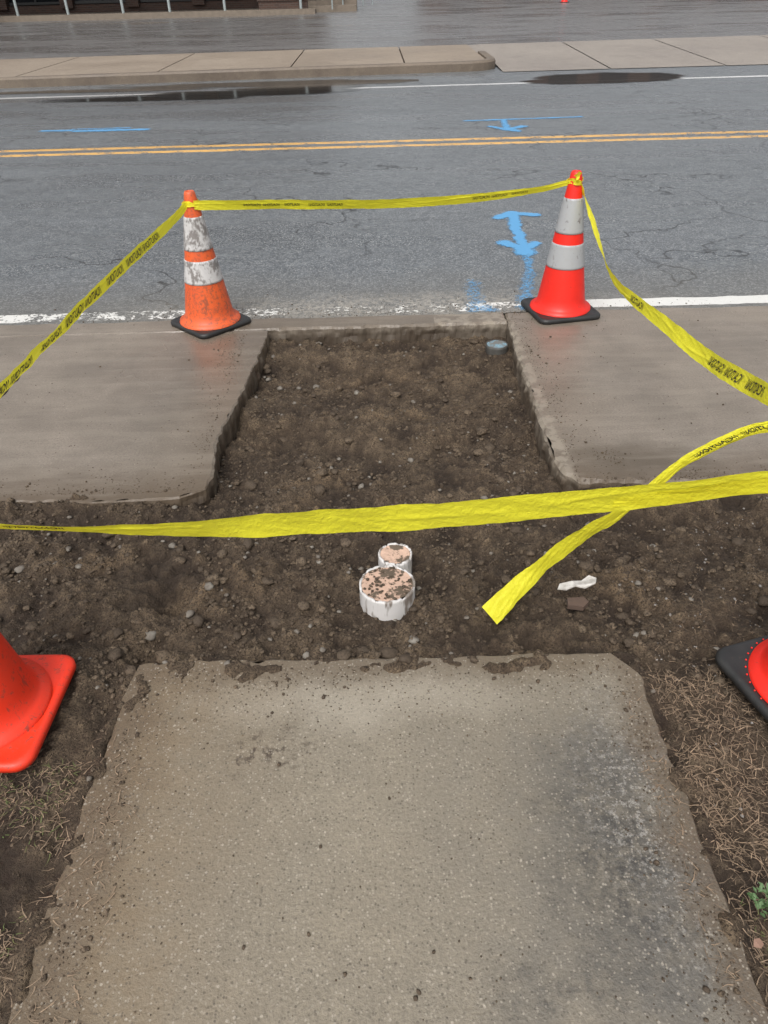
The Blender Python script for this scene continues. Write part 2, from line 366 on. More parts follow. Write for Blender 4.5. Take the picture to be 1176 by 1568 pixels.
def crumbs(n):
    out=[]
    while len(out)<n:
        x=RNG.uniform(-2,2.2,n*6);y=RNG.uniform(.5,4.6,n*6)
        walk=(x>-.68)&(x<.65)&(y<1.39)
        dw=np.minimum(np.minimum(x+.70,.66-x),1.40-y)
        s=(y>2.26)&(y<3.93)&((x<-.70)|(x>.72));ds=np.minimum(y-2.24,np.minimum(np.abs(x+.66),np.abs(x-.69)))
        r=(y>3.96)
        p=np.where(walk,np.exp(-dw/.06)*.9+.012,0)+np.where(s,np.exp(-ds/.05)*.9+.008+.6*np.exp(-((x-.86)**2+(y-2.42)**2)/.003),0)+np.where(r,np.exp(-(y-3.95)/.10)*.5*np.exp(-(x/1.2)**2),0)
        p*=np.clip((fbm(x*9,y*9,3,66)+.5)*2-.35,.15,1.4)
        keep=RNG.uniform(0,1,n*6)<p
        out+=list(zip(x[keep],y[keep]))
    return np.array(out[:n])
n=5600;pc=crumbs(n);z=np.where(pc[:,1]>3.95,-.010,np.maximum(0.,hfun(pc[:,0],pc[:,1])[0]))
o=scatter('crumbs',pc,RNG.uniform(.0008,.0028,n)*np.where(RNG.uniform(0,1,n)<.06,2.4,1),1,CLOD,zoff=z,dz=.3,rough=.5);o.parent=soilE

# ------------------------------------------------------------------ road & far side
gx,gy,gf=grid(np.linspace(-60,60,41),np.linspace(3.95,20.5,20))
add('road',raw_mesh('road',np.c_[gx,gy,np.full_like(gx,-.010)],gf),ROAD)
def cy(x): return 15.45+.085*np.clip(x,-12,12)
def ey(x): return 19.45+.067*np.clip(x,-20,20)
def prism(name,outline,top,depth,mat,parent=None):
    bm=bmesh.new();a=[bm.verts.new((p[0],p[1],top-depth)) for p in outline];b=[bm.verts.new((p[0],p[1],top)) for p in outline];m=len(a)
    for i in range(m): bm.faces.new((a[i],a[(i+1)%m],b[(i+1)%m],b[i]))
    f=bm.faces.new(b);bmesh.ops.triangulate(bm,faces=[f]);return bm_obj(name,bm,mat,parent)
fs=empty('far_sidewalk')
jx=[-50,-26,-17,-12,-9.2,-6.4,-3.9,-1.5,.6]
for a,b in zip(jx,jx[1:]):
    prism('flag',[(a+.015,cy(a)+.19),(b-.015,cy(b)+.19),(b-.015,ey(b)),(a+.015,ey(a))],.12,.3,FARC,fs)
yc=cy(1.7)
ret=[(.615,cy(.6)+.19)]+[(1.7+.44*math.sin(t),yc+.63-.44*math.cos(t)) for t in np.linspace(0,math.pi/2,9)]+[(2.14,ey(2.14)),(.615,ey(.6))]
prism('flag',ret,.12,.3,FARC,fs)
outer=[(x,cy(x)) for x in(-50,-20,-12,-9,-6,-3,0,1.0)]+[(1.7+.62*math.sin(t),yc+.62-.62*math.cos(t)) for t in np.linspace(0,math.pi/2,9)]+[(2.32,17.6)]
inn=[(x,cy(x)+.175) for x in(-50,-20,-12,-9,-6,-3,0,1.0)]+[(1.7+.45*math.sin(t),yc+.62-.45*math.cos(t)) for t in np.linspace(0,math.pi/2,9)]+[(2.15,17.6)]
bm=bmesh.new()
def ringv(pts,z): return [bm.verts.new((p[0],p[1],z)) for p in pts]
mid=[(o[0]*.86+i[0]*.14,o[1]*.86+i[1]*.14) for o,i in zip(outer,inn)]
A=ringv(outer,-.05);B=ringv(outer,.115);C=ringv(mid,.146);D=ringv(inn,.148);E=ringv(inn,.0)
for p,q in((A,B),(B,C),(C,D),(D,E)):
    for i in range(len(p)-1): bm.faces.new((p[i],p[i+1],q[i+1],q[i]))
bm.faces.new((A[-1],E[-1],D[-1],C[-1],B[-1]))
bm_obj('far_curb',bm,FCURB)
ap=empty('driveway_apron')
aj=[2.335,4.3,6.4,8.9,12,16,22,50]
for a,b in zip(aj,aj[1:]):
    prism_bm=bmesh.new();v=[prism_bm.verts.new(p) for p in((a+.015,15.3+.02*a,.0),(b-.015,15.3+.02*b,.0),(b-.015,ey(b),.118),(a+.015,ey(a),.118))];prism_bm.faces.new(v)
    bm_obj('apron_flag',prism_bm,APRON,ap)
bm=bmesh.new();v=[bm.verts.new(p) for p in((2.15,17.5,.066),(2.35,17.5,.066),(2.35,ey(2.3),.112),(2.15,ey(2.1),.112))];bm.faces.new(v);bm_obj('apron_edge',bm,APRON,ap)
gx,gy,gf=grid(np.linspace(-80,80,41),np.linspace(0,1,30))
yy=ey(gx)-.4+(70-ey(gx))*gy
add('parking_lot',raw_mesh('lot',np.c_[gx,yy,.10+0*gx],gf),LOT)

# painted marks / puddles as feathered sheets
def segd(x,y,a,b):
    a=np.array(a);b=np.array(b);d=b-a;t=np.clip(((x-a[0])*d[0]+(y-a[1])*d[1])/(d@d),0,1)
    return np.hypot(x-a[0]-t*d[0],y-a[1]-t*d[1])
def sheet(name,x0,x1,y0,y1,res,z,fn,mat,parent=None):
    X,Y,Fc=grid(np.arange(x0,x1,res),np.arange(y0,y1,res))
    m=fn(X,Y);keep=(m[Fc].max(1)>.01);Fc=Fc[keep]
    me=raw_mesh(name,np.c_[X,Y,np.full_like(X,z)],Fc);attr(me,'mask',m);return add(name,me,mat,parent)
k=M('blue_spray_paint');am=k.attr('mask')
nz=k.noise(60,3.5,.85);f=k.math('MULTIPLY',k.math('ADD',k.math('MULTIPLY',am,1.5),k.math('SUBTRACT',k.math('MULTIPLY',nz,2.4),1.7)),1.8,True)
f=k.math('MULTIPLY',f,k.math('GREATER_THAN',am,.02))
k.set('Base Color',(.12,.37,.66)).set('Roughness',.6);k.alpha(k.math('MULTIPLY',f,.85));BLUE=k.m
def strokes(segs):
    def fn(x,y):
        m=np.zeros_like(x)
        for a,b,w,al in segs:
            d=segd(x,y,a,b)+fbm(x*12,y*12,3,4)*.05
            m=np.maximum(m,al*(1-ss(w*.2,w*1.6,d)))
        return m
    return fn
sheet('painted_arrow',.4,1.5,3.97,6.3,.012,-.006,strokes([((1.06,5.98),(1.02,5.55),.055,1),((1.02,5.55),(1.0,5.05),.045,.95),((1.06,6.0),(.93,5.86),.055,1),((1.06,5.98),(1.22,5.92),.045,.9),((1.0,5.06),(.88,5.24),.055,.9),((1.0,5.06),(1.10,5.2),.055,.95),((1.0,5.1),(1.0,5.0),.08,.95),((1.0,5.02),(.95,4.6),.045,.55),((.95,4.6),(.82,4.02),.055,.50),((.58,4.45),(.55,4.0),.07,.42),((.60,4.02),(.64,3.98),.06,.5)]),BLUE)
sheet('painted_arrow',.9,3.2,9.3,10.7,.02,-.006,strokes([((1.15,10.28),(2.6,10.36),.05,.72),((1.62,10.3),(1.56,9.6),.06,.75),((1.56,9.6),(1.40,9.85),.06,.75),((1.56,9.6),(1.78,9.8),.07,.8),((1.56,9.6),(1.66,9.5),.08,.75)]),BLUE)
sheet('painted_mark',-4.6,-2.6,10.0,10.6,.02,-.006,strokes([((-4.15,10.35),(-3.8,10.33),.07,.72),((-3.7,10.28),(-2.85,10.27),.08,.8),((-3.8,10.42),(-3.1,10.42),.04,.65)]),BLUE)
k=M('puddle_water');am=k.attr('mask');k.set('Base Color',(.030,.028,.026)).set('Roughness',.09).set('IOR',1.33)
k.alpha(k.math('MULTIPLY',am,.93));WATER=k.m
def pud(segs,seed,soft=.3):
    def fn(x,y):
        m=np.full_like(x,-9.)
        for cx,cyy,rx,ry in segs: m=np.maximum(m,1-((x-cx)/rx)**2-((y-cyy)/ry)**2)
        return ss(-.1,soft,m+fbm(x*1.3,y*4,4,seed)*1.1)
    return fn
sheet('puddle',-8,.8,12.2,15.4,.035,-.006,pud([(-3.4,13.1,1.9,.34),(-2.0,13.45,1.9,.46),(-1.3,13.85,1.3,.42),(-1.6,14.5,3.2,.42),(-4.5,14.2,2.5,.25)],3,.6),WATER)
sheet('puddle',1.9,6.2,13.2,15.3,.035,-.006,pud([(3.9,14.2,1.35,.68),(3.2,13.9,.8,.38)],6,.25),WATER)

# ------------------------------------------------------------------ building etc
BRICK=M('brown_brick')
bt=BRICK.n.new('ShaderNodeTexBrick');bt.inputs['Scale'].default_value=1;bt.inputs['Brick Width'].default_value=.22;bt.inputs['Row Height'].default_value=.075;bt.inputs['Mortar Size'].default_value=.008
bt.inputs['Color1'].default_value=(.085,.045,.032,1);bt.inputs['Color2'].default_value=(.055,.032,.025,1);bt.inputs['Mortar'].default_value=(.09,.075,.065,1)
xx=BRICK.xyz();cmb=BRICK.n.new('ShaderNodeCombineXYZ');BRICK.t.links.new(xx[0],cmb.inputs[0]);BRICK.t.links.new(xx[2],cmb.inputs[1]);BRICK.t.links.new(cmb.outputs[0],bt.inputs['Vector'])
BRICK.set('Base Color',bt.outputs['Color']).set('Roughness',.85);BRICK=BRICK.m
GLASS=simple('dark_glass',(.015,.017,.02),.08);FRAME=simple('dark_frame',(.03,.03,.03),.4);STEEL=simple('galvanised_steel',(.42,.47,.47),.4,metal=.2);CON2=simple('step_concrete',(.22,.18,.14),.8,sc=6);ROOF=simple('roof_fascia',(.08,.07,.06),.7)
bl=empty('brick_building')
bm=bmesh.new()
box(bm,(-21,40,.3),(38,.4,.44));box(bm,(-21,41.5,5),(37.8,3,9))
for cx in np.arange(-39.5,-2,2.9): box(bm,(cx,39.85,1.95),(.55,.5,3.1))
box(bm,(-21,39.9,4.2),(38,.5,1.4));box(bm,(-21,39.9,8.9),(38.1,.45,1.2))
bm_obj('walls',bm,BRICK,bl)
bm=bmesh.new()
for cx in np.arange(-38,-3.5,2.9): box(bm,(cx,39.93,2.0),(2.3,.1,2.9))
bm_obj('windows',bm,GLASS,bl)
bm=bmesh.new()
for cx in np.arange(-38,-3.5,2.9):
    box(bm,(cx,39.84,.6),(2.34,.08,.09));box(bm,(cx,39.84,3.42),(2.34,.08,.09));box(bm,(cx,39.83,2.),(.06,.07,2.8))
bm_obj('frames',bm,FRAME,bl)
bm=bmesh.new();box(bm,(-21,38.1,3.4),(38.4,3.6,.22));bm_obj('canopy',bm,ROOF,bl)
bm=bmesh.new();box(bm,(-20.6,37.9,.16),(36.6,3.4,.13));box(bm,(-20.6,36.08,.19),(36.7,.16,.20))
box(bm,(-1.7,38.6,.2),(2.2,2.2,.24));box(bm,(-1.7,39.0,.40),(2.2,1.4,.17));bm_obj('porch_and_steps',bm,CON2,bl)
bm=bmesh.new()
for (cx,cyy) in((-16.8,36.5),(-14.4,36.5),(-12.35,36.5),(-10.1,36.5),(-8.2,36.5),(-5.95,36.5),(-2.85,36.5)):
    bmesh.ops.create_cone(bm,cap_ends=True,segments=12,radius1=.055,radius2=.055,depth=3.1,matrix=Matrix.Translation((cx,cyy,1.76)))
bm_obj('canopy_posts',bm,STEEL,bl)
bm=bmesh.new()
for i in range(5): bmesh.ops.create_cone(bm,cap_ends=True,segments=10,radius1=.03,radius2=.03,depth=1.0,matrix=Matrix.Translation((-1.6+i*.42,37.2+.9*i,.7)))
L=math.hypot(1.68,3.6)
bmesh.ops.create_cone(bm,cap_ends=True,segments=10,radius1=.025,radius2=.025,depth=L,matrix=Matrix.Translation((-.76,39.0,1.2))@Matrix.Rotation(-math.atan2(1.68,3.6),4,'Z')@Matrix.Rotation(math.pi/2,4,'X'))
bm_obj('hand_railing',bm,STEEL)
bm=bmesh.new();box(bm,(-3.6,36.95,.33),(2.0,.35,.45));box(bm,(-3.6,36.95,.575),(2.1,.42,.05));bm_obj('brick_planter',bm,BRICK)
b2=empty('brick_building')  # unseen building, added to give the right puddle a dark reflection
bm=bmesh.new();box(bm,(24,72,4.),(40,10,8));box(bm,(24,66.9,7.6),(40.2,.3,.8));bm_obj('walls',bm,BRICK,b2)
bm=bmesh.new()
for cx in np.arange(7,43,4): box(bm,(cx,66.97,2.2),(2.2,.1,2.2));box(bm,(cx,66.97,5.4),(2.2,.1,1.6))
bm_obj('windows',bm,GLASS,b2)

# parked car (mostly outside frame at upper left)
car=empty('parked_car',(-17.1,34.4,.10))
prof=[(-2.2,.35),(-2.25,.62),(-2.1,.88),(-1.25,1.0),(-.6,1.42),(.75,1.45),(1.5,1.02),(2.15,.9),(2.25,.6),(2.2,.32)]
bm=bmesh.new()
rings=[]
for yv,sc in((-.88,.97),(-.8,1.),(.8,1.),(.88,.97)):
    rings.append([bm.verts.new((p[0]*sc,yv*(1 if p[1]<1.02 else .82),.32+(p[1]-.32)*sc)) for p in prof])
for a,b in zip(rings,rings[1:]):
    for i in range(len(prof)): bm.faces.new((a[i],a[(i+1)%len(prof)],b[(i+1)%len(prof)],b[i]))
bm.faces.new(rings[0][::-1]);bm.faces.new(rings[-1])
o=bm_obj('body',bm,simple('car_paint',(.03,.035,.05),.2),car);md=o.modifiers.new('b','BEVEL');md.width=.06;md.segments=3
bm=bmesh.new()
for s in(-1,1):
    v=[bm.verts.new((p[0],s*(.80),p[1])) for p in((-1.05,1.04),(-.55,1.36),(.7,1.38),(1.3,1.05))];bm.faces.new(v if s<0 else v[::-1])
bm_obj('side_windows',bm,GLASS,car)
TIRE=simple('tire_rubber',(.02,.02,.02),.8)
bm=bmesh.new();bm2=bmesh.new()
for wx in(-1.4,1.4):
    for wy in(-.82,.82):
        mt=Matrix.Translation((wx,wy,.33))@Matrix.Rotation(math.pi/2,4,'X')
        bmesh.ops.create_cone(bm,cap_ends=True,segments=32,radius1=.33,radius2=.33,depth=.22,matrix=mt)
        bmesh.ops.create_cone(bm2,cap_ends=True,segments=20,radius1=.2,radius2=.2,depth=.24,matrix=mt)
bm_obj('tires',bm,TIRE,car);bm_obj('rims',bm2,STEEL,car)

# ------------------------------------------------------------------ cones
def plastic(name,c,c2,dirt=.2,rough=.45):
    k=M(name);f=k.noise(7,3.5,.7);g=k.noise(55,3.5,.8)
    cc=k.mix(k.mr(f,.35,.65),c,c2);cc=k.mix(k.mr(g,.62-dirt*.3,.78-dirt*.2,0,.75),cc,(.12,.07,.05))
    if dirt>.1:
        sc=k.mr(k.noise(18,3.5,.85,k.stretch(1,1,.35)),.60,.66,0,.55);cc=k.mix(sc,cc,(.10,.06,.045))
    k.set('Base Color',cc).set('Roughness',k.mr(f,.3,.7,rough-.1,rough+.1)).set('Normal',k.bump(g,.15,.002));return k.m
def sleeve(name,dirty,c0):
    k=M(name);g=k.noise(14,3.5,.9,k.stretch(1,1,.7));f=k.noise(60,3,.7);m=k.math('MULTIPLY',k.mr(g,.66-dirty*.18,.74-dirty*.16),.8)
    c=k.mix(m,c0,(.13,.11,.10));c=k.mix(k.mr(f,.5,.8,0,.4),c,(.35,.33,.31));k.set('Base Color',c).set('Roughness',.38);return k.m
OR_OLD=plastic('cone_orange_faded',(.76,.125,.030),(.66,.10,.028),.45)
OR_NEW=plastic('cone_red_orange',(.84,.024,.012),(.76,.020,.010),.0)
OR_NEAR=plastic('cone_orange_bright',(.86,.040,.012),(.80,.042,.014),.22)
BLK=plastic('cone_black_base',(.018,.018,.018),(.03,.03,.03),0,.5)
SLV_D=sleeve('reflective_sleeve_dirty',1.,(.58,.57,.56));SLV=sleeve('reflective_sleeve',.35,(.38,.39,.40))
def cone(loc,rz,h,body,base,slv,side=.355,sleeves=((.60,.83),(.36,.525)),ridge=False):
    e=empty('traffic_cone',loc,rz)
    n=64;R0=.134;Rt=.026
    R=lambda z:R0+(Rt-R0)*(z-.035)/(h-.035)
    bm=bmesh.new()
    def sq(s,c,z):
        out=[]
        for q in range(4):
            ax=math.pi/4+q*math.pi/2;cx=(s-c)*(1 if math.cos(ax)>0 else -1);cyy=(s-c)*(1 if math.sin(ax)>0 else -1)
            for j in range(8):
                a=q*math.pi/2+j/7*math.pi/2;out.append((cx+c*math.cos(a),cyy+c*math.sin(a),z))
        return out
    s=side/2;ringp=[sq(s-.012,.035,.0),sq(s,.045,.006),sq(s,.045,.020),sq(s-.006,.045,.027),sq(s-.016,.045,.029),sq(s-.020,.045,.026),sq(s-.05,.05,.030)]
    rr=[[bm.verts.new(p) for p in r] for r in ringp]
    for a,b in zip(rr,rr[1:]):
        for i in range(32): bm.faces.new((a[i],a[(i+1)%32],b[(i+1)%32],b[i]))
    bm.faces.new(rr[-1]);bm.faces.new(rr[0][::-1])
    bm_obj('base',bm,base,e,True)
    pr=[(R0+.030,.028),(R0+.028,.038),(R0+.010,.044),(R0+.003,.055)]
    zs=np.linspace(.07,h-.01,24)
    pr+=[(R(z),z) for z in zs]+[(Rt-.003,h),(Rt-.009,h+.001),(Rt-.010,h-.03)]
    bm,_=lathe(pr,n);
    bm_obj('body',bm,body,e,True)
    for i,(a,b) in enumerate(sleeves):
        za,zb=a*h,b*h
        bm,_=lathe([(R(za)+.0004,za-.001),(R(za)+.003,za)]+[(R(z)+.003,z) for z in np.linspace(za+.01,zb-.01,6)]+[(R(zb)+.003,zb),(R(zb)+.0004,zb+.001)],n)
        bm_obj('sleeve_%d'%i,bm,slv,e,True)
    if ridge:
        bm=bmesh.new()
        for i in range(40):
            a=i/40*2*math.pi;r=R0+.036
            bmesh.ops.create_icosphere(bm,subdivisions=1,radius=.0028,matrix=Matrix.Translation((r*math.cos(a),r*math.sin(a),.0305)))
        bm_obj('dots',bm,body,e,True)
    return e
cone((-.92,3.885,-.001),math.radians(45),.685,OR_OLD,BLK,SLV_D,side=.335)
cone((1.0,3.935,-.001),math.radians(11),.72,OR_NEW,BLK,SLV,side=.35)
cone((-1.042,1.25,.012),math.radians(-1),.70,OR_NEAR,OR_NEAR,SLV,side=.365)
cone((1.105,1.255,.012),math.radians(16),.70,OR_NEW,BLK,SLV,side=.37,ridge=True)
cone((8.86,40.9,.10),.3,.71,OR_NEW,BLK,SLV)

# ------------------------------------------------------------------ caution tape
k=M('yellow_tape');f=k.noise(25,3,.7)
k.set('Base Color',k.mix(k.mr(f,.3,.7),(.93,.88,.050),(.86,.80,.040))).set('Roughness',.5).set('Specular IOR Level',.35).set('Normal',k.bump(k.noise(55,3.5,.75),.8,.007))
tl=k.n.new('ShaderNodeBsdfTranslucent');tl.inputs[0].default_value=(.95,.90,.06,1);mx=k.n.new('ShaderNodeMixShader');mx.inputs[0].default_value=.3
k.t.links.new(k.b.outputs[0],mx.inputs[1]);k.t.links.new(tl.outputs[0],mx.inputs[2]);k.t.links.new(mx.outputs[0],k.out.inputs[0]);YEL=k.m
INK=simple('black_ink',(.020,.019,.015),.45)
def catmull(P,n):
    P=np.array(P,float);P=np.vstack([2*P[0]-P[1],P,2*P[-1]-P[-2]]);out=[]
    m=len(P)-3
    t=np.linspace(0,m-1e-6,n);i=t.astype(int);u=(t-i)[:,None]
    a,b,c,d=P[i],P[i+1],P[i+2],P[i+3]
    return .5*((2*b)+(-a+c)*u+(2*a-5*b+4*c-d)*u*u+(-a+3*b-3*c+d)*u**3)
TAPE=empty('caution_tape')
def tape(name,P,text=None,seed=0,wr=1.0,letters=.047,body='//CAUTION//',comp=.55,ink=None):
    C=catmull(P,600);c=C[:,:3];w=C[:,3];tw=np.radians(C[:,4])
    ds=np.r_[0,np.cumsum(np.linalg.norm(np.diff(c,axis=0),axis=1))];Ltot=ds[-1]
    T=np.gradient(c,axis=0);T/=np.linalg.norm(T,axis=1)[:,None]
    tw=tw+wr*(.40*fbm(ds*4.5,ds*0,2,seed+60)+.20*fbm(ds*14,ds*0,2,seed+61))
    up=np.array([0,0,1.])-T*T[:,2:3];up/=np.linalg.norm(up,axis=1)[:,None];sd=np.cross(T,up)
    Wd=up*np.cos(tw)[:,None]+sd*np.sin(tw)[:,None];Nn=np.cross(T,Wd)
    def S(s,v,off=0):
        I=lambda A:np.stack([np.interp(s,ds,A[:,j]) for j in range(3)],-1)
        ww=np.interp(s,ds,w)
        v0=fbm(s*2.5,s*0,2,seed+70)*1.6;pleat=.003*np.exp(-((v-v0)/.12)**2)*(.5+fbm(s*6,s*0,2,seed+71)*2)
        curl=.003*(v*v)*(fbm(s*5,np.sign(v)*3.,2,seed+72)*2+.3)
        wob=wr*(pleat+curl+.002*fbm(s*7+seed*7,v*.8+s,3,seed)+.0030*fbm(s*38+v*5,v*1.8+s*9,3,seed+3))
        edge=1+(.10*fbm(s*9,s*0+np.sign(v),2,seed+9)+.06*fbm(s*40,s*0+np.sign(v),2,seed+19))*wr
        return I(c)+I(Wd)*(v*ww/2*edge)[...,None]+I(Nn)*(wob+off)[...,None]
    ns=max(60,int(Ltot/.0035));nv=19
    s,v=np.meshgrid(np.linspace(0,Ltot,ns),np.linspace(-1,1,nv));i=np.arange(ns*nv).reshape(nv,ns)
    Fq=np.stack([i[:-1,:-1],i[:-1,1:],i[1:,1:],i[1:,:-1]],-1).reshape(-1,4)
    VV=S(s.ravel(),v.ravel());me=raw_mesh(name,VV,Fq);add(name,me,YEL,TAPE)
    if text:
        for (s0,s1) in text:
            cu=bpy.data.curves.new('t','FONT');cu.body=body;cu.size=1;cu.offset=.012;ob=bpy.data.objects.new('t',cu);col.objects.link(ob)
            dg=bpy.context.evaluated_depsgraph_get();m0=ob.evaluated_get(dg).to_mesh()
            bm=bmesh.new();bm.from_mesh(m0);bpy.data.objects.remove(ob)
            bmesh.ops.triangulate(bm,faces=bm.faces[:]);
            for _ in range(2): bmesh.ops.subdivide_edges(bm,edges=[e for e in bm.edges if e.calc_length()>.12],cuts=1,use_grid_fill=False);bmesh.ops.triangulate(bm,faces=bm.faces[:])
            vv=np.array([q.co[:] for q in bm.verts]);ff=np.array([[q.index for q in fa.verts] for fa in bm.faces]);bm.free()
            wid=vv[:,0].max();hh=vv[:,1].max()
            pitch=letters/hh*wid*comp
            vn=(vv[:,1]/hh-.5)*1.35*letters/.047
            a=s0
            j=0
            while a+pitch<=s1:
                for sgn in(-1,1):
                    xx=vv[:,0]/wid*pitch*.97
                    if sgn>0: xx=pitch-xx
                    Vt=S(a+xx+.022*fbm((a+xx)*22,xx*0,2,seed+5)+vn*.006,vn,sgn*.0009);add('print_%s_%d%s'%(name,j,'ab'[sgn>0]),raw_mesh('print',Vt,ff,False),ink or INK,TAPE)
                a+=pitch*(1.05+.16*(j%3));j+=1
tape('rear',[(-.90,3.86,.625,.03,0),(-.86,3.85,.625,.048,10),(-.5,3.9,.607,.054,22),(0,3.92,.592,.054,26),(.45,3.93,.602,.052,26),(.8,3.93,.635,.038,25),(.96,3.93,.667,.028,0)],text=[(.25,.80),(1.4,1.75)],seed=1,wr=.8,letters=.020)
tape('left',[(-.935,3.86,.63,.03,0),(-.97,3.7,.60,.046,-5),(-1.05,3.3,.565,.056,-12),(-1.10,2.8,.555,.062,-18),(-1.13,2.0,.560,.062,-20),(-1.10,1.6,.61,.055,0),(-1.06,1.27,.66,.03,0)],text=[(.35,2.4)],seed=2,wr=1.1,letters=.040)
tape('right',[(1.02,3.93,.665,.03,0),(1.055,3.85,.58,.050,40),(1.07,3.6,.455,.054,45),(1.08,3.4,.385,.048,20),(1.075,3.1,.395,.050,0),(1.09,2.7,.43,.054,-15),(1.10,2.3,.468,.056,-20),(1.06,1.95,.555,.056,-20),(1.03,1.7,.625,.052,-10),(1.08,1.3,.67,.03,0)],text=[(.95,1.2),(1.75,2.6)],seed=3,wr=1.2,letters=.036)
tape('front',[(-1.03,1.24,.66,.03,0),(-.92,1.215,.655,.036,30),(-.78,1.20,.655,.036,40),(-.60,1.205,.638,.046,35),(-.40,1.22,.62,.062,22),(-.16,1.25,.607,.075,14),(.12,1.27,.600,.078,10),(.40,1.29,.608,.077,8),(.65,1.30,.625,.072,6),(.83,1.30,.645,.066,6),(1.06,1.265,.66,.03,0)],text=[(.14,.46)],seed=4,wr=.9,letters=.026)
tape('front_second_layer',[(.50,1.297,.606,.03,10),(.65,1.305,.612,.045,20),(.83,1.305,.633,.05,15),(1.06,1.27,.65,.03,0)],seed=9,wr=1.)
tape('tail',[(1.08,1.29,.66,.03,0),(.99,1.45,.665,.032,20),(.92,1.55,.630,.030,10),(.80,1.60,.52,.030,0),(.74,1.61,.445,.034,-5),(.66,1.62,.34,.050,-15),(.57,1.64,.245,.064,-18),(.49,1.64,.165,.060,-10),(.41,1.61,.10,.058,10),(.345,1.575,.05,.068,25),(.30,1.545,.025,.070,28)],text=[(.25,.50)],seed=5,wr=1.9,letters=.026)
def knot(cx,cyy,z,r,seed):
    n=40;P=[]
    for i in range(n+1):
        a=i/n*2*math.pi*2;P.append((cx+(r+.004*math.sin(3*a+seed))*math.cos(a),cyy+(r+.004*math.sin(3*a+seed))*math.sin(a),z+.006*math.sin(2*a+seed),.024+.006*math.sin(i),10*math.sin(i*2)))
    tape('knot_%d'%seed,P,seed=seed,wr=.8)
knot(-.92,3.885,.625,.040,11);knot(1.0,3.935,.672,.036,12);knot(-1.042,1.25,.655,.036,13);knot(1.105,1.255,.655,.036,14)
tape('knot_ends',[(1.0,3.90,.675,.02,0),(.99,3.885,.70,.03,30),(1.005,3.88,.725,.03,50)],seed=15,wr=.8)

# ------------------------------------------------------------------ pipes
PVC=M('white_pvc');f=PVC.noise(20,3.5,.8,PVC.stretch(1,1,.25));PVC.set('Base Color',PVC.mix(PVC.mr(f,.50,.60,0,.85),(.64,.62,.60),(.15,.115,.085))).set('Roughness',.45).set('Normal',PVC.bump(f,.4,.003));PVC=PVC.m
CAP=M('cap_top');f=CAP.noise(22,3.5,.75);CAP.set('Base Color',CAP.mix(CAP.mr(f,.50,.57,0,1),(.56,.38,.285),(.12,.088,.06))).set('Roughness',.8).set('Normal',CAP.bump(f,.8,.006));CAP=CAP.m
def pipe(name,x,y,r,z0,z1,capmat,wall,seed=0,jag=.008):
    e=empty(name,(x,y,0));n=72;bm=bmesh.new();ring=[]
    for rr,z,j in((r,z0,0),(r,z1-.012,0),(r,z1,1),(r-.006,z1,1),(r-.007,z1-.02,0)):
        ring.append([bm.verts.new((rr*math.cos(t)*(1+.015*math.sin(3*t+seed)),rr*math.sin(t),z-(j*jag*max(0,math.sin(t*7+seed)+math.sin(t*17+seed*2)+.6*math.sin(t*31))*.5))) for t in np.linspace(0,2*math.pi,n,endpoint=False)])
    for a,b in zip(ring,ring[1:]):
        for i in range(n): bm.faces.new((a[i],a[(i+1)%n],b[(i+1)%n],b[i]))
    bm_obj('wall',bm,wall,e,True)
    bm=bmesh.new();nr=14;pr=None;c=bm.verts.new((0,0,z1-.004))
    for q in range(1,nr+1):
        rr=(r-.0065)*q/nr;t=np.linspace(0,2*math.pi,n,endpoint=False)
        zz=z1-.004+fbm((rr*np.cos(t))*40+seed,(rr*np.sin(t))*40,3,seed)*.010
        cur=[bm.verts.new((rr*math.cos(a),rr*math.sin(a),z)) for a,z in zip(t,zz)]
        for i in range(n):
            if pr is None: bm.faces.new((c,cur[i],cur[(i+1)%n]))
            else: bm.faces.new((pr[i],cur[i],cur[(i+1)%n],pr[(i+1)%n]))
        pr=cur
    bm_obj('lid',bm,capmat,e,True);return e
pipe('pvc_pipe_stub',.003,1.695,.086,-.10,.030,CAP,PVC,2)
pipe('pvc_pipe_stub',.033,1.84,.055,-.10,.027,CAP,PVC,5)
nn=60;aa=RNG.uniform(0,6.28,nn);r_=.075*np.sqrt(RNG.uniform(0,1,nn));o=scatter('clods_on_lid',np.c_[.003+r_*np.cos(aa),1.695+r_*np.sin(aa)],RNG.uniform(.0015,.006,nn),2,CLOD,zoff=np.full(nn,.028),rough=.4);o.parent=soilE
BP=M('blue_painted_lid');f=BP.noise(25,3.5,.7);BP.set('Base Color',BP.mix(BP.mr(f,.42,.55),(.18,.29,.35),(.15,.15,.14))).set('Roughness',.5);BP=BP.m
pipe('water_shutoff_box',.613,3.62,.058,-.16,-.046,BP,simple('rusty_iron',(.05,.045,.04),.7,(.08,.078,.07)),8,.001)

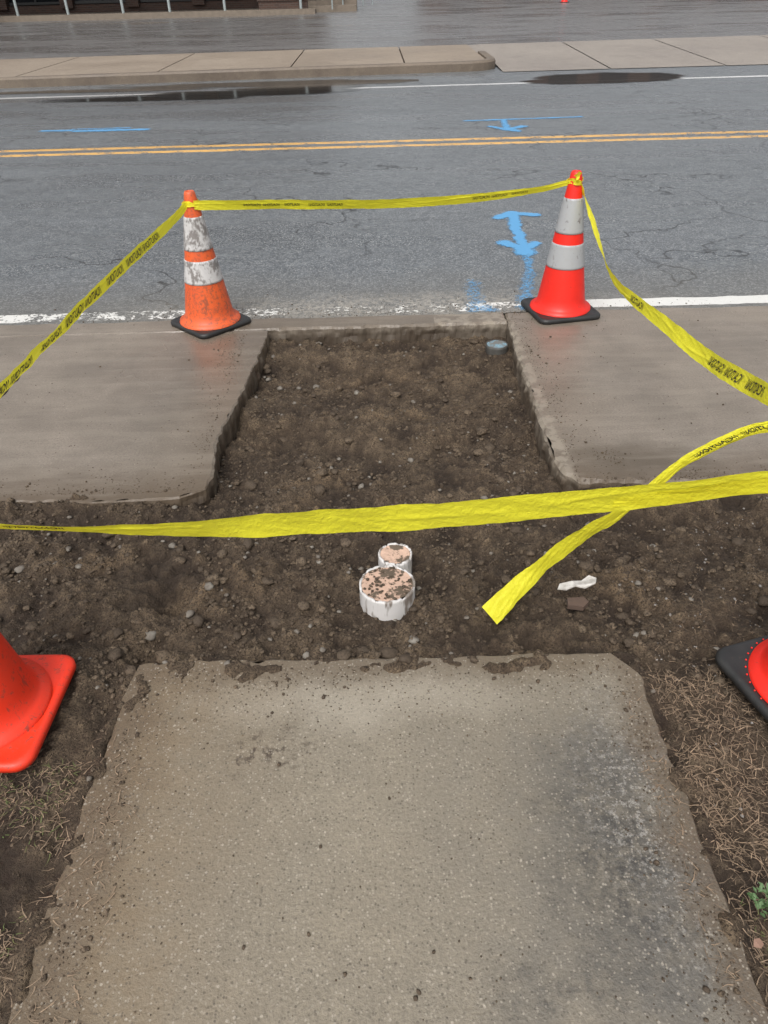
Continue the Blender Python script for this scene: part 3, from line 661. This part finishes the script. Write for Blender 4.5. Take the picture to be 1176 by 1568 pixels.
# debris
def shard(name,pts,mat,th=.004):
    bm=bmesh.new();a=[bm.verts.new(p) for p in pts];f=bm.faces.new(a);r=bmesh.ops.extrude_face_region(bm,geom=[f])
    for v in [g for g in r['geom'] if isinstance(g,bmesh.types.BMVert)]: v.co.z+=th
    bmesh.ops.recalc_face_normals(bm,faces=bm.faces[:]);return bm_obj(name,bm,mat)
WP=simple('white_plastic',(.62,.60,.56),.5,(.4,.37,.33),60)
shard('plastic_scrap',[(.520,1.655,.02),(.545,1.645,.025),(.57,1.650,.035),(.60,1.645,.03),(.635,1.660,.035),(.645,1.688,.03),(.62,1.690,.04),(.595,1.675,.032),(.565,1.672,.035),(.53,1.675,.022)],WP)
BRK=simple('brick_brown',(.11,.072,.052),.9,(.09,.06,.045),40,bump=.5)
shard('brick_fragment',[(.545,1.61,-.018),(.59,1.60,-.018),(.61,1.62,-.015),(.60,1.645,-.018),(.55,1.64,-.018)],BRK,.016)
shard('fallen_leaf',[(.688,.635,.02),(.70,.630,.024),(.709,.638,.022),(.706,.650,.02),(.694,.648,.022)],simple('leaf_tan',(.30,.18,.13),.7),.0015)
n=620;xx=RNG.uniform(.75,1.9,n);yy2=RNG.uniform(.6,2.15,n)
scatter('gravel',np.c_[xx,yy2],RNG.uniform(.0012,.005,n),1,simple('pale_stone',(.30,.28,.26),.8,(.16,.14,.12),50))

# ------------------------------------------------------------------ grass
def grass(name,regions,colA,colB):
    V=[];Fq=[];tn=[]
    for (n,x0,x1,y0,y1,lmin,lmax,up) in regions:
        x=RNG.uniform(x0,x1,n);y=RNG.uniform(y0,y1,n)
        d=fbm(x*6,y*6,3,91)+.5;keep=RNG.uniform(.3,.68,n)<d;x=x[keep];y=y[keep];z=hfun(x,y)[0];m=len(x)
        z=np.maximum(z,np.where((x>-.70)&(x<.66)&(y<1.4),.001,-1))
        a=RNG.uniform(0,2*np.pi,m);L=RNG.uniform(lmin,lmax,m);e=RNG.uniform(0,up,m)**1.5;b=RNG.normal(0,.6,m)
        w=RNG.uniform(.0005,.0014,m)
        for i in range(m):
            p=np.array([x[i],y[i],z[i]+.003]);k0=len(V);sa,ca=math.sin(a[i]),math.cos(a[i])
            for q,t in enumerate((0,.35,.7,1)):
                aa=a[i]+b[i]*t;pp=p+L[i]*t*np.array([math.cos(aa)*math.cos(e[i]),math.sin(aa)*math.cos(e[i]),math.sin(e[i])*(1-.5*t)])
                ww=w[i]*(1-.8*t);V.append(pp+np.array([-sa,ca,0])*ww);V.append(pp-np.array([-sa,ca,0])*ww)
            for q in range(3): Fq.append((k0+2*q,k0+2*q+1,k0+2*q+3,k0+2*q+2))
            tn+=[RNG.uniform()]*8
    me=raw_mesh(name,np.array(V),np.array(Fq),False);attr(me,'tone',tn)
    k=M(name+'_mat');k.set('Base Color',k.mix(k.attr('tone'),colA,colB)).set('Roughness',.8);return add(name,me,k.m)
grass('dead_grass',[(12000,.70,1.5,.45,1.35,.012,.05,.7),(6500,-1.6,-.74,.35,1.12,.010,.04,.7),(1600,.75,1.8,1.35,2.1,.01,.03,.4),(500,.60,.72,.5,1.25,.012,.04,.3),(450,-.74,-.58,.5,1.2,.01,.04,.3)],(.33,.235,.155),(.115,.082,.055))
grass('grass',[(1700,-1.4,-.76,.45,1.12,.010,.03,1.),(360,.72,.95,.5,.75,.01,.025,1.)],(.085,.12,.035),(.16,.15,.06))
bm=bmesh.new()
for i in range(40):
    a=i*2.4;L=.012+.020*random.random();el=.3+.7*random.random();c=Vector((.745+random.uniform(-.02,.02),.72+random.uniform(-.025,.025),.020))
    d=Vector((math.cos(a)*math.cos(el),math.sin(a)*math.cos(el),math.sin(el)));s=Vector((-math.sin(a),math.cos(a),0))
    v=[bm.verts.new(q) for q in(c,c+d*L*.5+s*L*.22,c+d*L-Vector((0,0,L*.15)),c+d*L*.5-s*L*.22)];bm.faces.new(v)
bm_obj('weed_plant',bm,simple('weed_green',(.07,.13,.045),.6,(.10,.17,.07),80))

# ------------------------------------------------------------------ light
w=bpy.data.worlds.new('World');scene.world=w;w.use_nodes=True;nt=w.node_tree;bg=nt.nodes['Background']
sk=nt.nodes.new('ShaderNodeTexSky');sk.sky_type='NISHITA';sk.sun_disc=False;sk.sun_elevation=math.radians(55);sk.sun_rotation=math.radians(200);sk.air_density=1.;sk.dust_density=5;sk.ozone_density=1
hs=nt.nodes.new('ShaderNodeHueSaturation');hs.inputs['Saturation'].default_value=.22;hs.inputs['Value'].default_value=1.15
nt.links.new(sk.outputs[0],hs.inputs['Color']);nt.links.new(hs.outputs[0],bg.inputs[0]);bg.inputs[1].default_value=.15
sun=bpy.data.lights.new('sun','SUN');sun.energy=1.5;sun.angle=math.radians(20);sun.color=(1,.98,.95);so=bpy.data.objects.new('sun',sun);col.objects.link(so)
az=math.radians(200);el=math.radians(55);dv=Vector((math.sin(az)*math.cos(el),math.cos(az)*math.cos(el),math.sin(el)))
so.rotation_euler=(-dv).to_track_quat('-Z','Y').to_euler()

# ------------------------------------------------------------------ camera
cam=bpy.data.cameras.new('camera');co=bpy.data.objects.new('camera',cam);col.objects.link(co)
P=math.radians(36.4);R=math.radians(1.5)
f=Vector((0,math.cos(P),-math.sin(P)));r=Vector((1,0,0));u=Vector((0,math.sin(P),math.cos(P)))
r2=r*math.cos(R)-u*math.sin(R);u2=u*math.cos(R)+r*math.sin(R)
m=Matrix((r2,u2,-f)).transposed().to_4x4();m.translation=(0,0,1.55);co.matrix_world=m
cam.sensor_fit='VERTICAL';cam.sensor_height=36;cam.sensor_width=27;cam.lens=36*1130/1568;cam.clip_end=1500;cam.clip_start=.05
scene.camera=co
scene.view_settings.view_transform='Standard';scene.view_settings.look='None';scene.view_settings.exposure=0
